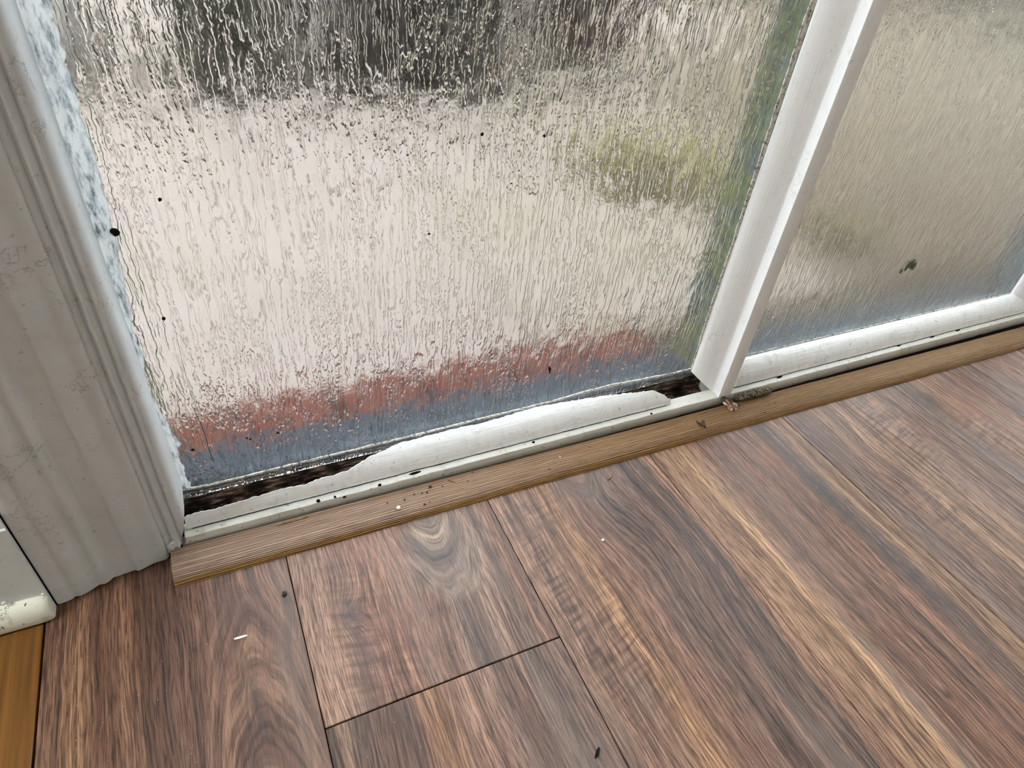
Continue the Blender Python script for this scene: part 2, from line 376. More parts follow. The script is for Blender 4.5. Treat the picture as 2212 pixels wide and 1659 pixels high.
# flakes of broken plaster at the foot of the jamb
def chunk(name, mat, size, seed, loc, rot=(0, 0, 0), parent=None, sub=2, amp=.35):
    bm = bmesh.new(); bmesh.ops.create_icosphere(bm, subdivisions=sub, radius=1.0)
    for v in bm.verts:
        k = 1 + amp*nz(v.co.x*1.3+seed, v.co.y*1.3, v.co.z*1.3) + amp*.6*nz(v.co.x*3+seed, v.co.y*3, v.co.z*3+5)
        v.co = Vector((v.co.x*size[0]*k, v.co.y*size[1]*k, v.co.z*size[2]*k))
    me = bpy.data.meshes.new('m'); bm.to_mesh(me); bm.free()
    o = link(name, me, mat, parent, loc); o.rotation_euler = rot
    if parent: o.matrix_parent_inverse = Matrix.Translation(parent.location).inverted()
    return o
chunk('paint_flake', M_casing, (.0035, .004, .0075), 2.2, (-.0838, .413, .0145), (.2, .3, .2), casing, 3, .5)
chunk('paint_flake', M_casing, (.0022, .002, .004), 5.2, (-.0795, .4135, .024), (.2, -.3, .2), casing, 2, .5)

bb = empty('baseboard_left', (-.3, .391, 0)); tag(bb, 'cream baseboard butting against the ribbed casing', None, None, 'structure')
def rings_x(xs, prof): return [[Vector((x, p[0], p[1])) for p in prof] for x in xs]
bp = [(.400, 0), (.391, 0), (.391, .1005), (.3925, .1015), (.3925, .112), (.394, .118), (.400, .120)]
child('skirting_board', shade_auto(loft(rings_x([-1.2, -.1717], bp)), 30), M_skirt, bb)
sp = [(.3912, 0)] + [(.3912-.0108*math.cos(a)*(1.0) , .0212*math.sin(a)) for a in [i*math.pi/2/8 for i in range(9)]]
sp = [(.3915, 0.0008), (.3812, .0008), (.3800, .003), (.3798, .008), (.3806, .0135), (.3830, .0180), (.3868, .0208), (.3915, .0222)]
xs = [-1.2, -.9, -.6, -.4, -.3, -.25, -.22, -.2, -.185, -.178, -.174, -.1722, -.1715]
rings = []
for x in xs:
    k = 1.0 if x < -.176 else (.92 if x < -.173 else (.82 if x < -.172 else .7))
    rings.append([Vector((x, .391+(p[0]-.391)*k, (p[1]*(.5+.5*k)) + .0006*nz(x*80, p[1]*200))) for p in sp])
child('shoe_moulding', shade_auto(loft(rings), 45), M_base, bb)
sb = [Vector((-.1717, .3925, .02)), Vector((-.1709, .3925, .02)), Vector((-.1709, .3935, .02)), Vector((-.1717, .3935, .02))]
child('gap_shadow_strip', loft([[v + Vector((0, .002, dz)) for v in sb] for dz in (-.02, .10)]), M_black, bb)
for i, (px, py, pz, s) in enumerate([(-.1975, .3895, .0265, .0016), (-.1735, .3905, .023, .0012)]):
    chunk('paint_drip', M_base, (s, s*.7, s), 3.3+i, (px, py, pz), (0, 0, 0), bb, 2, .4)

# ---------------------------------------------------------------- the window
win = empty('window_1', (.2, .445, 0)); tag(win, 'white framed rain-glass window with rotten bottom rail behind the oak strip', None, None, 'structure')
YG = .445
XR = 1.72
# bottom rail: front strip with ledge, rot pocket behind it, back rail below the glass
def rail(x0, x1, name='bottom_rail', pocket=True):
    n = max(8, int((x1-x0)/.006)); rings = []
    for i in range(n+1):
        x = x0 + (x1-x0)*i/n
        w1 = .0007*nz(x*55, 1.0) + .0003*nz(x*300, 2.0)
        w2 = .0006*nz(x*70, 7.0)
        zb = .0035 + .001*nz(x*60, 9)
        back = .4285 if pocket else .449
        sh = .0075 if (pocket and i == 0) else 0.0
        rings.append([Vector((x + sh*(v.z/.0186) + (.0015*nz(v.z*400, v.y*300) if sh else 0), v.y, v.z)) for v in (Vector((x, .4138+w1*.6, zb)), Vector((x, .4130+w1, zb+.003)), Vector((x, .4131+w1*.8, .0150+w2)), Vector((x, .4139+w1*.5, .0176+w2)), Vector((x, .4165, .0186+w2*.5)), Vector((x, back, .0186)), Vector((x, back, 0.002)))])
    return child(name, shade_auto(loft(rings), 40), M_rail, win)
rail(-.0785, .5100)
rail(.5100, XR, pocket=False)
child('rail_core', box(-.088, .512, .4285, .50, .0005, .0040), M_rot, win)
child('glazing_rebate', box(-.088, XR, .4492, .4505, .0005, .034), M_rot, win)
# rot pocket floor
def grid_surface(x0, x1, y0, y1, fx, fy, zf):
    V = []; F = []
    for i in range(fx+1):
        for j in range(fy+1):
            x = x0+(x1-x0)*i/fx; y = y0+(y1-y0)*j/fy; V.append(Vector((x, y, zf(x, y))))
    for i in range(fx):
        for j in range(fy):
            a = i*(fy+1)+j; F.append((a, a+1, a+fy+2, a+fy+1))
    return mesh('m', V, F)
def zrot(x, y):
    t = (y-.419)/.028
    z = .0175 + .0035*nz(x*70, y*320, 1) + .0025*nz(x*190, y*700, 4)
    z += -.008*math.exp(-((t-.75)/.35)**2)
    if x < -.03: z -= .006*min(1, (-.03-x)/.03)
    z += .006*math.exp(-((x-.05)/.05)**2)*math.exp(-((t-.35)/.4)**2)
    if x > .40: z -= .007*min(1, (x-.40)/.05)
    lim = .0125 if y < .424 else .0125 + (y-.424)*.55
    return min(z, lim) if -.0745 < x < .445 else min(z, .0165)
child('rotten_wood', shade_auto(grid_surface(-.088, .512, .4215, .4475, 240, 22, zrot), 60), M_rot, win)

for i, (px, py, pz, sx, sz) in enumerate([(.0405, .4150, .0185, .0020, .0012), (.0555, .4148, .0184, .0010, .0008), (.0640, .4137, .0165, .0018, .0007), (.098, .4150, .0185, .0018, .0010), (.135, .4180, .0190, .0060, .0008), (.2640, .4178, .0190, .0014, .0010), (.4130, .4150, .0186, .0014, .0008), (.6100, .4190, .0190, .0050, .0010), (.83, .4200, .0190, .0040, .0007), (.90, .4200, .0190, .0050, .0007), (.955, .4200, .0190, .006, .0007)]):
    chunk('paint_chip', M_black, (sx, .0014, sz), 1.7*i, (px, py, pz), (0, 0, .1), win, 2, .5)
# glazing bead of the first pane, broken back where the wood has rotted
GY0 = .4206; ZB = .0178
def bead_pt(y0, th, y1=.4425, zt=.0440):
    # ovolo between a straight slope and a quarter ellipse
    e = (y1-(y1-y0)*math.cos(th*math.pi/2), ZB+(zt-ZB)*math.sin(th*math.pi/2))
    l = (y0+(y1-y0)*th, ZB+(zt-ZB)*th)
    k = .85
    return (e[0]*k+l[0]*(1-k), e[1]*k+l[1]*(1-k))
CUT = [(-0.0715, 0.29), (-0.0681, 0.385), (-0.0444, 0.385), (-0.014, 0.41), (0.0108, 0.435), (0.0308, 0.42), (0.0495, 0.465), (0.0714, 0.49), (0.0807, 0.57), (0.0914, 0.66), (0.0928, 0.715), (0.1067, 0.76), (0.1253, 0.88), (0.1336, 0.875), (0.1775, 0.925), (0.217, 0.895), (0.2761, 1.0), (0.311, 0.935), (0.3464, 0.85), (0.3698, 0.775), (0.3879, 0.71), (0.421, 0.6), (0.4329, 0.415), (0.4397, 0.25)]
def bead(x0, x1, cut, name, par, bend=None):
    n = int((x1-x0)/.0028); rings = []
    for i in range(n+1):
        x = x0+(x1-x0)*i/n
        th = max(.10, interp(cut, x) + .035*nz(x*260, 2.5)*(1 if interp(cut, x) < .97 else .25))
        y0 = GY0 + .0006*nz(x*40, 4) + .0004*nz(x*230, 8)
        o = []
        K = 9
        for k in range(K+1):
            yy, zz = bead_pt(y0, th*k/K)
            d = .00035*nz(x*60, k*1.7, 3) + .0002*nz(x*25, k*4.1, 9)
            if k == K: d += .0006*nz(x*420, 5)
            if k == 0: o.append(Vector((x, yy+.0030, ZB))); o.append(Vector((x, yy+.0026, .0196+d)))
            o.append(Vector((x, yy-d*.6, (max(zz, .0201) if k else .0201)+d)))
        e = o[-1]
        o.append(Vector((x, e.y+.0016, e.z-.0012)))
        o.append(Vector((x, e.y+.0012, max(.0125, ZB-.004))))
        o.append(Vector((x, y0+.0015, ZB-.004)))
        rings.append(o)
    return child(name, shade_auto(loft(rings), 42), M_paint_x, par)
bead(-.0700, .4425, CUT, 'glazing_bead', win)
bead(.528, 1.118, [(.5, 1), (1.2, 1)], 'glazing_bead', win)
bead(1.136, XR, [(1, 1), (2, 1)], 'glazing_bead', win)

# dark strip coloured in for the shadow line in the joint under the bead
t = NT('joint_shadow_strip', .95, .1); n1 = t.noise(t.obj, 200, 3, .6); t.base(t.ramp(n1, [(.4, lin((34, 28, 24))), (.6, lin((92, 84, 74)))])); M_joint = t.m
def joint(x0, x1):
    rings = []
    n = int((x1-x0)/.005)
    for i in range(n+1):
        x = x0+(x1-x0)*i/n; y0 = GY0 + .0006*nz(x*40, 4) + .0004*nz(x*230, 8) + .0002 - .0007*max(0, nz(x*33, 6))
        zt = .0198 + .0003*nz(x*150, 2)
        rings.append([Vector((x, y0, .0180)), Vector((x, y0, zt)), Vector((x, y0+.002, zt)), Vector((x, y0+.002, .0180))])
    child('joint_shadow_strip', loft(rings), M_joint, win)
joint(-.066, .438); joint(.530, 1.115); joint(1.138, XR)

# mullions
mp = [(.5090, .4134), (.5110, .4128), (.5255, .4128), (.5275, .4134), (.5275, .4240), (.5268, .4250), (.5275, .4258), (.5308, .4268), (.5368, .4296), (.5435, .4340), (.5500, .4392), (.5530, .4425), (.5530, .4445),
      (.5090, .4445), (.4835, .4445), (.4835, .4425), (.4840, .4405), (.4862, .4376), (.4902, .4340), (.4958, .4305), (.5018, .4279), (.5062, .4264), (.5083, .4258), (.5092, .4250), (.5086, .4240)]
rings = []
for z in [.0170, .020, .025, .032, .042, .055, .08, .12, .2, .35, .5, .8, 1.2, 2.1]:
    r = []
    for px, py in mp:
        q = max(0, (.5085-px)/.025)      # the left bead of the post starts higher than the ledge (mitre over the rot hole)
        zz = z if z > .05 else max(z, .0170 + .0235*q + (.002*nz(px*300, 3) if q > .05 else 0))
        r.append(Vector((px+.0003*nz(z*40, px*200), py+.0002*nz(z*60, px*200, 2), zz)))
    rings.append(r)
mull_me = shade_auto(loft(rings), 38)
child('mullion', mull_me, M_paint_z, win)
mu2 = child('mullion', mull_me, None, win); mu2.matrix_parent_inverse = Matrix.Translation(Vector((.6085, 0, 0)) - win.location)

# outer side of the posts and the sill outside
t = NT('weathered_outer_frame', .7, .08)
n1 = t.noise(t.obj, 30, 4, .6)
n2 = t.noise(t.obj, 150, 3, .6)
x, y, z = t.xyz()
c = t.mix(t.math('MULTIPLY', t.step(n1, .30, .55), t.step(x, .8, .95, 1, .15)), alb((112, 126, 134), 3.74), alb((140, 148, 100), 3.74))
c = t.mix(t.step(n2, .45, .7), c, alb((78, 90, 96), 3.74))
t.base(c); M_outer = t.m
child('outer_post', box(.4890, .5490, .4505, .492, .036, 2.1, .002), M_outer, win)
child('outer_post', box(1.0975, 1.1575, .4505, .492, .036, 2.1, .002), M_outer, win)
child('outer_post', box(-.12, -.0700, .4505, .492, .036, 2.1, .002), M_outer, win)
t = NT('slate_sill', .7, .08)
n1 = t.noise(t.obj, 60, 4, .6)
t.base(t.ramp(n1, [(.3, alb((52, 66, 78), 6.93)), (.5, alb((82, 98, 112), 6.93)), (.7, alb((110, 124, 134), 6.93))])); t.bump(n1, .001)
sill = [(.4505, .034), (.4505, .0365), (.470, .030), (.560, -.022), (.566, -.026), (.566, -.034), (.500, -.034), (.500, .0)]
child('outer_sill', shade_auto(loft(rings_x([-.3, 1.9], sill)), 90.33), t.m, win)

# textured panes
def glass_mat(name, inner, k=1.0, depth=.00075, line_tint=1.0):
    t = NT(name)
    t.t.nodes.remove(t.bsdf)
    g = t.n('ShaderNodeBsdfGlass'); g.inputs['IOR'].default_value = 1.5; g.inputs['Roughness'].default_value = .18 if inner else .0
    g.inputs['Color'].default_value = (.97, .985, .98, 1)
    out = [n for n in t.t.nodes if n.type == 'OUTPUT_MATERIAL'][0]
    t.t.links.new(g.outputs[0], out.inputs['Surface'])
    if inner:
        x, y, z = t.xyz()
        wv = t.noise(t.vec(t.math('MULTIPLY', x, 60*k), 9.0, t.math('MULTIPLY', z, 120*k)), 1, 2, .6)
        x = t.math('ADD', x, t.math('MULTIPLY', t.math('SUBTRACT', wv, .5), .0042/k))
        n1 = t.noise(t.vec(t.math('MULTIPLY', x, 150*k), 0.0, t.math('MULTIPLY', z, 10*k)), 1, 3, .5, .2)
        n2 = t.noise(t.vec(t.math('MULTIPLY', x, 300*k), 3.0, t.math('MULTIPLY', z, 190*k)), 1, 1.5, .5)
        zone = t.step(t.noise(t.vec(t.math('MULTIPLY', x, 22), 7.0, t.math('MULTIPLY', z, 14)), 1, 2, .5), .40, .62)
        f = t.math('ADD', t.math('MULTIPLY', n1, 4.1), t.math('MULTIPLY', n2, t.step(zone, 0, 1, .22, 1.0)))
        pp = t.math('PINGPONG', f, .5)
        h = t.step(pp, .13, .37)
        sw = t.noise(t.vec(t.math('MULTIPLY', x, 60), 5.0, t.math('MULTIPLY', z, 40)), 1, 1, .5)
        line = t.math('MULTIPLY', t.step(pp, .26, .33), t.step(pp, .36, .43, 1.0, 0.0))     # dark refraction lines tinted into the glass colour, partly dirt in the grooves
        t.put(g.inputs['Color'], t.mix(t.math('MULTIPLY', line, t.step(n2, .3, .6, .25*line_tint, .75*line_tint)), (.97, .985, .98, 1), (.50, .48, .44, 1)))
        h = t.math('ADD', h, t.math('MULTIPLY', sw, 2.4))
        mi = t.noise(t.vec(t.math('MULTIPLY', x, 520), 11.0, t.math('MULTIPLY', z, 330)), 1, 1, .5)
        h = t.math('ADD', h, t.math('MULTIPLY', mi, .22))
        b = t.n('ShaderNodeBump'); b.inputs['Strength'].default_value = 1.0; b.inputs['Distance'].default_value = depth
        t.put(b.inputs['Height'], h); t.t.links.new(b.outputs[0], g.inputs['Normal'])
    return t.m
MG_in = glass_mat('rain_glass_textured_face', True); MG_fine = glass_mat('rain_glass_fine_face', True, 1.3, .00042, .55); MG_out = glass_mat('rain_glass_plain_face', False)
def pane(x0, x1, mat=None):
    me = box(x0, x1, YG, YG+.004, .0325, 2.1)
    me.materials.append(MG_out); me.materials.append(mat or MG_in)
    for p in me.polygons:
        if p.normal.y < -.5: p.material_index = 1
    return child('glass_pane', me, None, win)
pane(-.088, .508); pane(.529, 1.116, MG_fine); pane(1.138, XR, MG_fine)

# putty lines on the glass
def putty(tr, name, mat, th, dep, par=win, axis='x', step=.003, wob=.0006, sheet=False):
    a, b = tr[0][0], tr[-1][0]; n = int((b-a)/step); rings = []
    for i in range(n+1):
        s = a+(b-a)*i/n; c = interp([(q[0], q[1]) for q in tr], s)
        w_ = interp([(q[0], q[2] if len(q) > 2 else th) for q in tr], s)
        w0 = c - w_/2 + wob*nz(s*170, 1) + wob*nz(s*60, 2); w1 = c + w_/2 + wob*nz(s*190, 5) + wob*nz(s*55, 6)
        ys = YG - dep*(.8+.4*nz(s*100, 8))
        q = [(w0, YG-.0002), (w0+.0003, ys), (w1-.0003, ys), (w1, YG-.0002)]
        rings.append([Vector((s, yy, ww)) if axis == 'x' else Vector((ww, yy, s)) for ww, yy in q])
    return child(name, shade_auto(loft(rings, not sheet), 40), mat, par)
putty([(-.0700, .0452), (-.0571, .0432), (-.0253, .0422), (.0083, .0432), (.1114, .0434), (.1689, .0440), (.2194, .0446), (.2928, .0449, .0026), (.34, .0475, .0034), (.3708, .0480, .0038), (.4, .0465, .003), (.4547, .0440), (.4850, .0446)], 'putty_line', M_putty, .0024, .0016)
putty([(.552, .0452), (1.092, .0435)], 'putty_line', M_putty, .0020, .0012)
putty([(.047, .4830, .002), (.09, .4822, .003), (.12, .4815, .004), (.2, .4815, .0035), (.30, .480, .005), (.40, .4785, .006), (.45, .479, .006), (.9, .481, .004), (2.1, .482, .003)], 'putty_line', M_putty, .003, .0012, axis='z', wob=.0009)
putty([(.045, -.0640, .006), (.06, -.0655, .009), (.10, -.0650, .011), (.13, -.0655, .006), (.16, -.067, .002), (.19, -.0655, .005), (.215, -.066, .004), (.24, -.0645, .010), (.275, -.0630, .012), (.32, -.0615, .016), (.36, -.062, .018), (.40, -.060, .016), (.45, -.058, .016), (.6, -.06, .016), (2.1, -.06, .014)], 'paint_smear', M_smear, .003, .0011, axis='z', wob=.0022, sheet=True)

# moss clump and small black specks stuck on the panes
t = NT('moss', .9, .2); n1 = t.noise(t.obj, 500, 3, .6)
t.base(t.ramp(n1, [(.35, lin((22, 24, 18))), (.52, lin((52, 56, 36))), (.7, lin((112, 112, 66)))])); M_moss = t.m
t = NT('black_speck', .8, .2); t.base(lin((16, 15, 16))); M_speck = t.m
for i, (px, pz, sx, sz) in enumerate([(-.0552, .2876, .0030, .0026), (-.0253, .3065, .0012, .0012), (-.0429, .2187, .0012, .0016), (.018, .0862, .0012, .0010), (.2855, .0935, .0008, .0022), (.2870, .0900, .0011, .0042),
                                 (-.0500, .088, .0014, .0013), (-.0075, .0880, .0008, .0008), (-.0050, .0860, .0008, .0008), (.155, .26, .0010, .0010), (.195, .335, .0012, .0013), (.247, .331, .0012, .0012)]):
    chunk('black_speck', M_speck, (sx, .0009, sz), 1.1*i, (px, YG-.0006, pz), (0, 0, 0), win, 2, .5)
def hair(name, mat, p0, p1, r, par=win):
    a, b = Vector(p0), Vector(p1); rings = []
    for i in range(6):
        q = a.lerp(b, i/5); q.x += .0008*math.sin(i*1.1)
        rings.append([q + Vector((r*math.cos(k*2.0944), r*.6*math.sin(k*2.0944), 0)) for k in range(3)])
    return child(name, loft(rings), mat, par)
hair('black_hair', M_speck, (-.0405, YG-.0006, .128), (-.0365, YG-.0006, .068), .00028)
clump = [(.8085, .1355, .0065, .0060), (.815, .131, .0045, .0052), (.8005, .1300, .005, .0035), (.793, .1270, .0035, .003), (.801, .136, .003, .004)]
for i, (px, pz, sx, sz) in enumerate(clump):
    chunk('moss_clump', M_moss, (sx, .002, sz), 4.4*i, (px, YG+.0055, pz), (0, 0, .3*i), win, 3, .6)

# ---------------------------------------------------------------- outside: patio, bricks, plants, fence
t = NT('patio_base', .9, .1); t.base(lin((61, 56, 50))); 
patio = tag(link('patio', box(-3, 7, .50, 6.5, -.16, -.060), t.m), 'beige paved patio outside, blurred by the rain glass', None, None, 'structure')
def slab_mat(name, c1, c2, f=5.7):
    t = NT(name, .9, .05); n1 = t.noise(t.obj, 6, 4, .6); n2 = t.noise(t.obj, 90, 3, .6)
    c = t.mix(t.step(n1, .35, .65), alb(c1, f), alb(c2, f)); c = t.mix(t.math('MULTIPLY', t.step(n2, .5, .75), .3), c, alb((150, 138, 122), 8.90))
    t.base(c); t.bump(n2, .001); return t.m
MS = [slab_mat('sandstone_slab_a', (220, 203, 194), (210, 194, 180)), slab_mat('sandstone_slab_b', (215, 199, 184), (204, 190, 168)), slab_mat('sandstone_slab_c', (222, 203, 194), (208, 193, 180))]
MS += [slab_mat('weathered_slab_a', (190, 172, 146), (172, 156, 128), 7.75), slab_mat('weathered_slab_b', (184, 168, 140), (168, 152, 124), 7.75), slab_mat('weathered_slab_c', (190, 170, 146), (172, 154, 128), 7.75)]
slab_me = [box(-.3005, .3005, -.3005, .3005, -.035, 0, .003) for _ in MS]
for me, mm in zip(slab_me, MS): me.materials.append(mm)
for i in range(-4, 11):
    for j in range(0, 9):
        o = bpy.data.objects.new('paving_slab', slab_me[(i*7+j*5+(i*j) % 3) % 3 + (3 if i*.606 > .85 + .35*j else 0)]); C.objects.link(o)
        o.parent = patio; o.location = (.1+i*.606+(.3 if j % 2 else 0), .955+j*.606, -.055+.0008*((i*3+j*5) % 3))
t = NT('red_brick', .9, .04); n1 = t.noise(t.obj, 25, 4, .65)
t.base(t.ramp(n1, [(.3, alb((150, 80, 62), 8.32)), (.5, alb((172, 102, 82), 8.32)), (.7, alb((182, 134, 116), 8.32))])); t.bump(n1, .002)
mossy_me = box(-.0525, .0525, -.037, .037, -.05, 0, .004)
brick_me = box(-.0525, .0525, -.037, .037, -.05, 0, .004); brick_me.materials.append(t.m)
t = NT('mossy_brick', .9, .04); n1 = t.noise(t.obj, 25, 4, .65)
t.base(t.ramp(n1, [(.36, alb((96, 92, 70), 7.13)), (.5, alb((136, 118, 96), 7.13)), (.62, alb((150, 142, 104), 7.13))])); mossy_me.materials.append(t.m)
for i in range(24):
    o = bpy.data.objects.new('brick', brick_me if i < 9 else mossy_me); C.objects.link(o); o.parent = patio
    o.location = (-.42+i*.1145, .608, -.038+.002*nz(i*1.7)); o.rotation_euler = (0, 0, .02*nz(i*2.3, 4))

def leaf_mat(name, cs):
    t = NT(name, .7, .06); n1 = t.noise(t.obj, 35, 2, .6)
    t.base(t.ramp(n1, [(.35, alb(cs[0], 6.8)), (.5, alb(cs[1], 6.8)), (.65, alb(cs[2], 6.8))])); return t.m
def foliage(n, rx, ry, h, size, seed, bias=1.0):
    rnd = random.Random(seed); V = []; F = []
    for _ in range(n):
        a = rnd.uniform(0, 6.283); r = rnd.random()**.5; zz = h*rnd.random()**bias
        k = math.sin(max(.12, min(1, 1-(zz/h)*.55))*math.pi/2)
        c = Vector((rx*r*k*math.cos(a), ry*r*k*math.sin(a), zz))
        d = Vector((math.cos(a)+rnd.uniform(-.6, .6), math.sin(a)+rnd.uniform(-.6, .6), rnd.uniform(-.3, .9))).normalized()
        s = d.cross(Vector((rnd.uniform(-1, 1), rnd.uniform(-1, 1), 2.87))).normalized()
        L = size*rnd.uniform(.7, 1.3); W = L*.32; up = d.cross(s)*L*.08
        b = len(V); V += [c, c+d*L*.5+s*W+up, c+d*L, c+d*L*.5-s*W+up]; F += [(b, b+1, b+2), (b, b+2, b+3)]
    return mesh('m', V, F)
def shrub(name, loc, rx, ry, h, n, size, mat, seed, label, cat='shrub', grp=None):
    e = empty(name, loc); tag(e, label, cat, grp)
    lf = link('foliage', foliage(n, rx, ry, h, size, seed, .85), mat, e); lf['kind'] = 'stuff'
    rings = [[Vector((r*math.cos(k*1.0472)+lx, r*math.sin(k*1.0472), z)) for k in range(6)] for z, r, lx in ((0, .03*rx/.2, 0), (h*.3, .022*rx/.2, .01), (h*.7, .01*rx/.2, -.01))]
    link('stem', loft(rings, smooth=True), M_bark, e); return e
t = NT('bark', .9, .2); n1 = t.noise(t.obj, 60, 4, .65); t.base(t.ramp(n1, [(.35, lin((44, 33, 26))), (.6, lin((98, 76, 60)))])); t.bump(n1, .003); M_bark = t.m
ML_dark = leaf_mat('dark_evergreen_leaf', [(10, 15, 12), (17, 26, 19), (34, 46, 30)])
ML_green = leaf_mat('mid_green_leaf', [(58, 76, 40), (92, 110, 56), (140, 150, 86)])
ML_olive = leaf_mat('olive_weed_leaf', [(196, 186, 112), (206, 196, 124), (216, 206, 142)])
GZ = -.0545
shrub('green_shrub', (.15, 2.05, GZ), .13, .2, .50, 900, .075, ML_green, 3, 'mid-green shrub blurred behind the upper part of the large pane')
shrub('dark_shrub', (.68, 2.06, GZ), .31, .30, .75, 2600, .08, ML_dark, 4, 'dark evergreen shrub, the blackest blur at the top of the large pane')
shrub('olive_weed', (1.00, 1.20, GZ), .24, .24, .010, 1100, .032, ML_olive, 5, 'low olive-yellow weed on the patio beyond the large pane', 'weed')
shrub('moss_tuft', (1.16, .80, GZ), .05, .05, .035, 160, .025, ML_olive, 6, 'small yellow-green moss tuft low behind the narrow pane', 'moss')

def lathe(prof, n=28):
    return loft([[Vector((r*math.cos(2*math.pi*k/n), r*math.sin(2*math.pi*k/n), z)) for k in range(n)] for r, z in prof], smooth=False)
t = NT('brown_glaze', .7, .1); n1 = t.noise(t.obj, 20, 3); t.base(t.mix(n1, lin((35, 20, 14)), lin((57, 33, 23)))); M_terra = t.m
e = empty('brown_plant_pot', (1.27, 2.12, GZ)); tag(e, 'reddish-brown plant pot beside the dark evergreen shrub outside', 'plant pot')
link('pot_body', shade_auto(lathe([(.12, 0), (.135, .01), (.17, .22), (.18, .30), (.20, .30), (.205, .345), (.185, .35), (.17, .33), (.165, .30)]), 114.70), M_terra, e)
lf = link('foliage', foliage(420, .2, .2, .35, .07, 9, .8), ML_dark, e, (0, 0, .3)); lf['kind'] = 'stuff'
t = NT('white_render', .7, .3); n1 = t.noise(t.obj, 25, 3); t.base(t.mix(n1, alb((250, 248, 244), 3.74), alb((240, 236, 228), 3.74))); M_white = t.m
e = empty('white_plant_pot', (-.28, 2.08, GZ)); tag(e, 'bright white plant pot blurred beside the green shrub outside', 'plant pot')
link('pot_body', shade_auto(lathe([(.11, 0), (.125, .01), (.15, .24), (.155, .36), (.17, .36), (.172, .40), (.15, .40), (.14, .36)]), 114.70), M_white, e)
lf = link('foliage', foliage(260, .16, .16, .3, .06, 12, .8), ML_green, e, (0, 0, .36)); lf['kind'] = 'stuff'
fence = empty('garden_fence', (0, 4.3, 0)); tag(fence, 'brown board fence at the far end of the patio', 'fence')
t = NT('fence_board', .85, .05); x, y, z = t.xyz(); n1 = t.noise(t.vec(t.math('MULTIPLY', x, 60), 0, t.math('MULTIPLY', z, 4)), 1, 3); t.base(t.mix(n1, lin((25, 21, 17)), lin((42, 35, 29)))); 
bme = box(-.0725, .0725, -.011, .011, -.07, 1.3, .003); bme.materials.append(t.m)
for i in range(52):
    o = bpy.data.objects.new('board', bme); C.objects.link(o); o.parent = fence; o.location = (-2.4+i*.15, .004*(i % 2), 0.00)
for zz in (.3, 1.05): link('fence_rail', box(-2.5, 5.4, .012, .05, zz-.03, zz+.03), t.m, fence)

t = NT('sky_screen_tan_render', .9, .1); n1 = t.noise(t.obj, 8, 4, .6); t.base(t.mix(n1, alb((176, 160, 132), 8.60), alb((196, 180, 154), 8.60)))
gw = tag(link('sky_screen_wall', box(5.2, 5.4, -.4, 4.25, -.06, 1.7, .01), t.m), 'tan rendered wall added beyond the narrow pane to screen off the sky', None, None, 'structure')  # added so the narrow pane's ridges refract wall instead of sky

# ---------------------------------------------------------------- oak strip along the window
TA = math.atan2(.3693-.3787, 1.05+.086)
t = NT('oak_strip', .5, .35)
x, y, z = t.xyz()
wob = t.noise(t.vec(t.math('MULTIPLY', x, 7), t.math('MULTIPLY', y, 60), 1.0), 1, 2)
gy = t.math('ADD', t.math('ADD', y, t.math('MULTIPLY', z, .7)), t.math('MULTIPLY', t.math('SUBTRACT', wob, .5), .0022))
ph = t.noise(t.vec(t.math('MULTIPLY', x, 4), t.math('MULTIPLY', gy, 160), 2.0), 1, 2, .5)
s1 = t.math('MULTIPLY_ADD', t.math('SINE', t.math('ADD', t.math('MULTIPLY', gy, 3100), t.math('MULTIPLY', ph, 16))), .5, .5)
s2 = t.noise(t.vec(t.math('MULTIPLY', x, 45), t.math('MULTIPLY', gy, 1500), 6.0), 1, 2, .6)
wd = t.ramp(x, [(.0, alb((160, 134, 116))), (.22, alb((164, 137, 116))), (.42, alb((150, 117, 84))), (.7, alb((136, 103, 66))), (1.0, alb((146, 115, 78)))])
front = t.step(y, .0020, .0042)
c = t.mix(front, alb((152, 114, 62)), wd)
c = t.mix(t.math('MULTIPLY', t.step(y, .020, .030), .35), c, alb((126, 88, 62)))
c = t.mix(1.0, c, t.ramp(s1, [(.0, (.48, .43, .38, 1)), (.25, (.78, .75, .72, 1)), (.5, (1.04, 1.03, 1.02, 1)), (1.0, (1.16, 1.16, 1.16, 1))]), 'MULTIPLY')
c = t.mix(.8, c, t.ramp(s2, [(.38, (.6, .56, .52, 1)), (.48, (1, 1, 1, 1)), (.64, (1.2, 1.2, 1.2, 1))]), 'MULTIPLY')
t.base(c); t.bump(t.math('ADD', t.math('MULTIPLY', s1, 1.2), s2), .0004)
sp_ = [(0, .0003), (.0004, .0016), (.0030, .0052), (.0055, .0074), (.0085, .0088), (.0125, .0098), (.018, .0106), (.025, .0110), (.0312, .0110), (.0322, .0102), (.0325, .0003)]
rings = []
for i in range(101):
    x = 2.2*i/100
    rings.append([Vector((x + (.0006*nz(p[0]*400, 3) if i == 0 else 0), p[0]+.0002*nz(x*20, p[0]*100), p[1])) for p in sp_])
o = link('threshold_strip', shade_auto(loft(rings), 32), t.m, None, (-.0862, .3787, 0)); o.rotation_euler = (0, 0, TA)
tag(o, 'long oak edging strip lying between the walnut planks and the white window rail', 'threshold strip')

